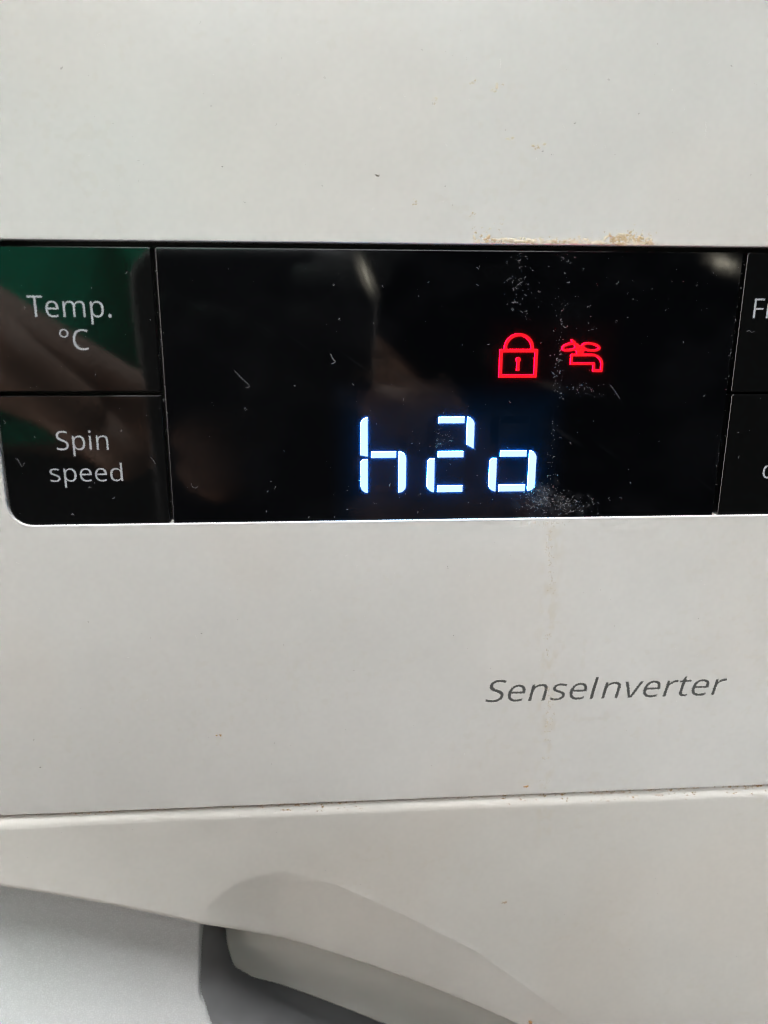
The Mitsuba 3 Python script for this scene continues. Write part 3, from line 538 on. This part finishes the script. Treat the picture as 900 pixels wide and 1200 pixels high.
scatter(30, lambda: N(27.6, 0.5), lambda: U(18, 40), 0.15, 0.9, 0.008, 0.024)
scatter(70, lambda: U(-8, 28), lambda: U(0, 18), 0.04, 0.3, 0.006, 0.016)
scatter(30, lambda: -33.9 + N(0, 0.15), lambda: U(0, 40), 0.08, 0.4, 0.008, 0.02)
scatter(50, lambda: 55.3 + N(0, 0.2), lambda: U(0, 40), 0.08, 0.5, 0.008, 0.022)
put('dust', dust, 'm_lint', 'pale dust flecks strewn over the black control strip', 'dust', kind='stuff', smooth=False)

lints = [([(-23.0, 22.6), (-22.4, 21.9), (-21.6, 21.1), (-20.9, 20.5), (-20.75, 20.1), (-21.5, 20.0)], 'hooked pale lint fibre lying on the black pane below the left of the display', 0.05),
         ([(-56.8, 9.3), (-56.5, 8.4), (-56.2, 7.9), (-55.7, 8.7)], 'small forked lint fibre at the left edge of the Spin speed button', 0.045),
         ([(36.0, 20.3), (36.6, 19.7), (37.2, 18.9), (37.8, 18.1)], 'straight pale lint fibre on the pane below the red tap symbol', 0.04),
         ([(-30.6, 5.0), (-30.4, 4.4), (-29.9, 4.2), (-29.5, 4.6)], 'short curled lint fibre near the lower left corner of the display', 0.04),
         ([(-36.6, 9.3), (-36.2, 8.8), (-35.9, 8.2)], 'short lint fibre right of the word speed', 0.04),
         ([(-8.3, 25.2), (-8.0, 24.4), (-7.5, 23.9), (-8.2, 23.6)], 'white fluff fleck in the upper middle of the black pane', 0.09),
         ([(57.4, 28.6), (57.9, 28.8), (58.3, 28.4), (58.8, 28.7)], 'wavy pale lint fibre under the printed letters right of the display', 0.045)]
for pts, lab, r in lints:
    p, r = np.array(pts), r * 0.62
    q = np.array([np.interp(np.linspace(0, len(p) - 1, 14), np.arange(len(p)), p[:, k]) for k in (0, 1)]).T
    q[1:-1] = (q[:-2] + 2 * q[1:-1] + q[2:]) / 4
    put('lint_fibre', tube_mesh(np.c_[q[:, 0], np.full(len(q), DISPLAY_Y - r * 0.7), q[:, 1]], np.r_[0.5, np.ones(len(q) - 2), 0.5] * r, 6), 'm_faint', lab, 'lint', smooth=60)

# limescale crust along the top edge of the opening and splashes above it
crust = []
for i in range(420):
    x = 13 + 27.5 * rng.random() if rng.random() < 0.75 else N(37.5, 2.0)
    if not 12.5 < x < 41:
        continue
    h = abs(N(0, 0.40)) * (1.9 if x > 33 or x < 16 else 0.9)
    crust.append(blob(x, 0.03, 41.5 + h, U(0.08, 0.30), i))
for i in range(260):
    crust.append(blob(U(13.5, 41.5), 0.03, 41.42 + abs(N(0, 0.16)), U(0.05, 0.14), 900 + i))
for i in range(60):
    c = [(14.3, 43.3), (16.7, 44.2), (37, 43), (40.2, 43.1), (31.2, 42.6)][i % 5]
    crust.append(blob(N(c[0], 0.6), 0.03, N(c[1], 0.5), U(0.05, 0.13), 400 + i))
put('limescale_crust', crust, 'm_crust', 'tan crumbly limescale crust along the upper edge of the black strip', 'limescale', kind='stuff', smooth=40)


def at_pixel_list(spots, key, mat, lab, cat, n, spread, rmin, rmax, y=0.02):
    out = []
    for k, (x, z) in enumerate(spots):
        for j in range(n):
            out.append(blob(N(x, spread), y, N(z, spread), U(rmin, rmax), 1000 + k * 37 + j))
    put(key, out, mat, lab, cat, kind='stuff', smooth=40)


for i_, (x_, z_, r_) in enumerate([(15.6, 62.4, .22), (18.3, 55.9, .2), (21.8, 54.9, .24), (7.0, 60.6, .13), (12.3, 63.2, .12), (13.0, 45.6, .1), (4.4, 46.8, .14)]):
    put('limescale_splash', [blob(N(x_, r_ * 2.2), 0.0, N(z_, r_ * 1.6), U(0.3, 1.0) * r_, 1500 + 40 * i_ + k) for k in range(7)], 'm_crust', ['tan dried splash high above the padlock symbol, with a pale tail', 'small brownish dried splash above the strip, left one of a low pair', 'tan dried splash above the strip, right one of a low pair', 'tiny pale splash left of the tan splashes on the upper fascia', 'tiny grey-brown splash just left of the highest tan splash', 'tiny pale splash just above the crusted edge of the strip', 'faint tan splash low on the upper fascia, above the middle of the display'][i_], 'limescale', kind=None, smooth=40)
# small dark crumbs and pale nicks on the white casing
crumbs = []
SPECKS = [(-44.5, 63.5, .16), (-24.5, 59.2, .08), (-9.2, 49.0, .07), (-1.2, 50.5, .26), (27.5, 58.0, .12), (32.0, 63.8, .1), (36.8, 59.5, .1), (23.0, 54.2, .1), (24.4, 53.8, .09),
          (9.9, 46.6, .06), (-48.5, -18.0, .1), (-30.3, -20.5, .12), (10.6, -9.5, .1), (10.7, -9.9, .08), (-59.6, -39.2, .12), (-54.0, -44.0, .1), (-59.0, -44.6, .12), (-20, -33, .07), (40, -21, .07),
          (12.0, -22.0, .09), (14.5, -24.5, .07), (-5.0, -28, .06), (55.0, -20.0, .06), (50, -43, .07), (-10, -45, .06), (44, 48, .07), (50, 66, .08), (5, 67, .07), (-35, 52, .06), (60, 55, .06)]
for k, (x_, z_, r_) in enumerate(SPECKS):
    crumbs.append(fleck(x_, z_, 0.0, r_ * 2.6, U(-0.4, 0.9), N(0, 0.5), r_ * 0.42))
for k in range(70):
    crumbs.append(fleck(U(-66, 66), U(-53, -3) if rng.random() < 0.5 else U(43, 70), 0.0, U(0.05, 0.2), U(0, 6), 0.3, U(0.012, 0.035)))
put('crumb', crumbs, 'm_crumb', 'tiny dark specks of dirt scattered over the white fascia', 'dirt', kind='stuff', smooth=40)
# rusty drops on the panel
for i_, (x_, z_, r_, lab) in enumerate([(-28.5, -39.6, .2, 'tiny orange rust spot on the fascia left of the grey lettering'), (23.2, -77.3, .2, 'tiny rust spot in the middle of the front panel below the joint'),
                                        (29.9, -106.6, .35, 'orange rust spot at the edge of the door opening, bottom of the front panel'), (26.3, -52.2, .2, 'tiny rust spot just above the joint under the grey lettering')]):
    put('rust_spot', [blob(N(x_, r_), 0.0, N(z_, r_ * 0.6), U(0.4, 1.0) * r_, 1900 + 40 * i_ + k) for k in range(5)], 'm_drop', lab, 'rust spot', smooth=40)
# broken trail of dried drips running down from the strip
trail = []
for k in range(240):
    z_ = -2 - 51 * rng.random() ** 1.1
    if meshkit.fbm(np.array([[z_ * 0.35, 3.0, 0]]), 3)[0] < 0.47:
        continue
    trail.append(fleck(27.9 + 0.4 * math.sin(z_ * 0.3) - (z_ + 2) * 0.038 + N(0, 0.35), z_, 0.0, U(0.1, 0.5), U(0, 6), N(0, 0.7), U(0.02, 0.055)))
for k in range(90):
    trail.append(fleck(N(25, 2.2), -2.0 - abs(N(0, 0.5)), 0.0, U(0.1, 0.5), U(0, 6), N(0, 0.7), U(0.02, 0.05)))
put('drip_trail', trail, 'm_drip', 'broken tan trail of dried drips down the fascia from the display to the joint', 'limescale', kind='stuff', smooth=40)
nicks = [fleck(U(-66, 70), U(-53, -3) if rng.random() < 0.4 else U(43, 72), 0.0, U(0.1, 0.7), U(0, 6), N(0, 0.5), U(0.012, 0.03)) for k in range(90)]
nicks += [fleck(47.2, 57.5, 0.0, 2.2, 1.62, 0.1, 0.03), fleck(16.3, 65.5, 0.0, 1.2, 1.6, 0.2, 0.05), fleck(46.0, 44.5, 0.0, 1.1, 1.5, 0.2, 0.02)]
put('scuff', nicks, 'm_pale', 'faint pale nicks and scuffs scattered over the white fascia', 'scuff', kind='stuff', smooth=40)


# grime in the joint between fascia and front panel
seam = []
for i in range(1500):
    x = U(-78, 80)
    d = meshkit.fbm(np.array([[x * 0.16, 0, 0.0]]), 4)[0]
    if rng.random() > (d - 0.33) * 4.0 - 0.3 * (x > 45):
        continue
    low = rng.random() < 0.25
    zz_ = SEAM - (0.9 + abs(N(0, 0.45)) if low else 0.15 + abs(N(0, 0.2)))
    s_ = SEAM - zz_
    yy_ = R1 - math.sqrt(max(R1 ** 2 - (R1 - min(s_, R1)) ** 2, 0))
    seam.append(blob(x, yy_, zz_, U(0.05, 0.15) if low else U(0.08, 0.22), 5000 + i))
for x in np.linspace(-80, 80, 420):
    seam.append(blob(x, 0.55 + U(-0.1, 0.1), -54.0, U(0.12, 0.24), 16000 + int(x * 10)))
put('joint_grime', seam, 'm_rust', 'rusty brown grime caught in the joint under the fascia', 'grime', kind='stuff', smooth=40)

# ---------------------------------------------------------------- the photographer, seen only as a reflection in the black strip


def ball(c, r, n=16):
    return m3.Manifold.sphere(r, n).translate(list(map(float, c)))


def bone(a, b, ra, rb):
    return m3.Manifold.batch_hull([ball(a, ra), ball(b, rb)])


def chain(pts, radii):
    return [bone(pts[i], pts[i + 1], radii[i], radii[i + 1]) for i in range(len(pts) - 1)]


def soften(man, edge=4.0, it=8):
    mm = man.refine_to_length(edge).to_mesh()
    t_ = trimesh.Trimesh(mm.vert_properties[:, :3], mm.tri_verts)
    trimesh.smoothing.filter_taubin(t_, iterations=it)
    return t_


ph = []
c0 = EYE - FW * 5.5
phone_box = m3.CrossSection([np.array(rrect(-57, 15, -132, 15, 11, 'abcd', 8).exterior.coords)[:-1]]).extrude(7.8)
mat = np.c_[RT, UP, -FW, c0]
phone = phone_box.transform(mat)
P_ = put('phone', phone, 'm_phone', 'dark phone taking the picture, mirrored in the black control strip', 'phone', smooth=30)
fr_ = m3.CrossSection([np.array(rrect(-57.8, 15.8, -132.8, 15.8, 11.8, 'abcd', 10).exterior.coords)[:-1]]) - m3.CrossSection([np.array(rrect(-56.9, 14.9, -131.9, 14.9, 10.9, 'abcd', 8).exterior.coords)[:-1]])
put(P_ + '__frame', fr_.extrude(6.6).translate([0, 0, 0.6]).transform(mat), 'm_metal', smooth=30)
for k, (u, v) in enumerate(((-2.5, -21), (-19, -3))):
    ring = m3.Manifold.cylinder(1.6, 7.5, 7.0, 28).translate([u, v, 0]).transform(np.c_[RT, UP, FW, c0])
    put(P_ + '__lens', ring, 'm_phone', smooth=30)


def onphone(u, v, d):
    """A point by its place on the phone's back: u right, v up, d towards the machine."""
    return c0 + RT * u + UP * v + FW * d


body = []
LW, RW = np.array([-180.0, -165, 60]), onphone(80, -120, -18)
LE, RE_ = np.array([-350.0, -400, -60]), np.array([170.0, -390, -190])
LS, RS = np.array([-420.0, -520, 130]), np.array([-150.0, -520, 130])
body += chain([LW, LE, LS], [21, 38, 50]) + chain([RW, RE_, RS], [25, 36, 46])
# left hand: the index lies along the phone's left edge, the other fingers hold it from the screen side
kn = [np.array([-116.0, -128, 26]), np.array([-118.0, -132, 13]), np.array([-86.0, -146, 2]), np.array([-78.0, -149, -10])]
body.append(m3.Manifold.batch_hull([ball(LW, 18), *[ball(k, 9) for k in kn], ball([-126, -136, 34], 11)]))
tips = [np.array([-82.0, -113, 1]), np.array([-70.0, -113, -12]), np.array([-50.0, -137, -12]), np.array([-46.0, -138, -26])]
for a_, b_, lift in zip(kn, tips, (6, -6, -4, -4)):
    body += chain([a_, a_ * 0.45 + b_ * 0.55 + np.array([-2, lift, 3.0]), b_], [9.5, 8.8, 7.4])
body += chain([np.array([-126.0, -146, 30]), np.array([-98.0, -148, 14]), np.array([-70.0, -142, 0])], [13, 10.5, 9])
# right hand
kr = [onphone(40 + 2 * i, -44 - 19 * i, -10) for i in range(4)]
body.append(m3.Manifold.batch_hull([ball(RW, 22), *[ball(k, 10.5) for k in kr], ball(onphone(46, -92, -16), 13)]))
for i, (tu, tv_) in enumerate(((17, -34), (17, -54), (18, -72), (22, -90))):
    tip = onphone(tu, tv_, 3.0); mid = onphone(29, tv_ - 3, 3)
    body += chain([kr[i], mid, tip], [9.5, 8.5, 7.0])
body += chain([onphone(50, -94, -18), onphone(38, -60, -20), onphone(22, -44, -16)], [13, 10.5, 9])
# neck and head
HC = np.array([-285.0, -500.0, 330.0])
body += [bone([-288, -540, 150], HC + [0, -10, -60], 55, 52), m3.Manifold.sphere(1, 48).scale([78, 98, 115]).translate(HC.tolist()),
         m3.Manifold.batch_hull([ball(HC + [0, 92, 20], 9), ball(HC + [-12, 98, -20], 10), ball(HC + [12, 98, -20], 10), ball(HC + [0, 108, -18], 10)]),
         m3.Manifold.batch_hull([ball(HC + [0, 74, -62], 30), ball(HC + [0, 58, -88], 26)]),
         ball(HC + [-78, -5, -5], 20), ball(HC + [78, -5, -5], 20), bone(HC + [-20, 92, -52], HC + [20, 92, -52], 6, 6)]
body.append(m3.Manifold.batch_hull([ball(LS + [30, -10, -10], 55), ball(RS + [-30, -10, -10], 55), ball([-350, -540, -200], 80), ball([-225, -540, -200], 80)]))
man = m3.Manifold.batch_boolean(body, m3.OpType.Add)
PE = 'person'
tag(PE, 'person in a green top holding the phone, mirrored dimly in the black control strip', 'person')
put(PE + '__body', soften(man, 5.0, 8), 'm_skin', smooth=True)
sleeve = lambda a, b, ra, rb: bone(a, b, ra, rb)
shirt = m3.Manifold.batch_boolean([
    m3.Manifold.batch_hull([ball(LS + [30, -10, -10], 68), ball(RS + [-30, -10, -10], 68), ball([-360, -530, 0], 95), ball([-220, -530, 0], 95)]),
    sleeve(LS, LS + (LE - LS) * 0.62, 68, 58), sleeve(RS, RS + (RE_ - RS) * 0.25, 68, 58)], m3.OpType.Add)
put(PE + '__shirt', soften(shirt, 18.0, 6), 'm_green', smooth=True)
trousers = m3.Manifold.batch_boolean([m3.Manifold.batch_hull([ball([-350, -540, -140], 100), ball([-225, -540, -140], 100), ball([-345, -530, -320], 95), ball([-230, -530, -320], 95)])] + [s_ for x_ in (-345, -230) for s_ in chain([[x_, -520, -320], [x_, -470, -640], [x_, -540, -900]], [92, 68, 55])], m3.OpType.Add)
put(PE + '__trousers', soften(trousers, 18.0, 6), 'm_trousers', smooth=True)
hair = m3.Manifold.sphere(1, 48).scale([86, 104, 112]).translate((HC + [0, -16, 22]).tolist()) - m3.Manifold.cube([400, 300, 300], True).translate((HC + [0, 150, -110]).tolist())
put(PE + '__hair', hair, 'm_hair', smooth=40)
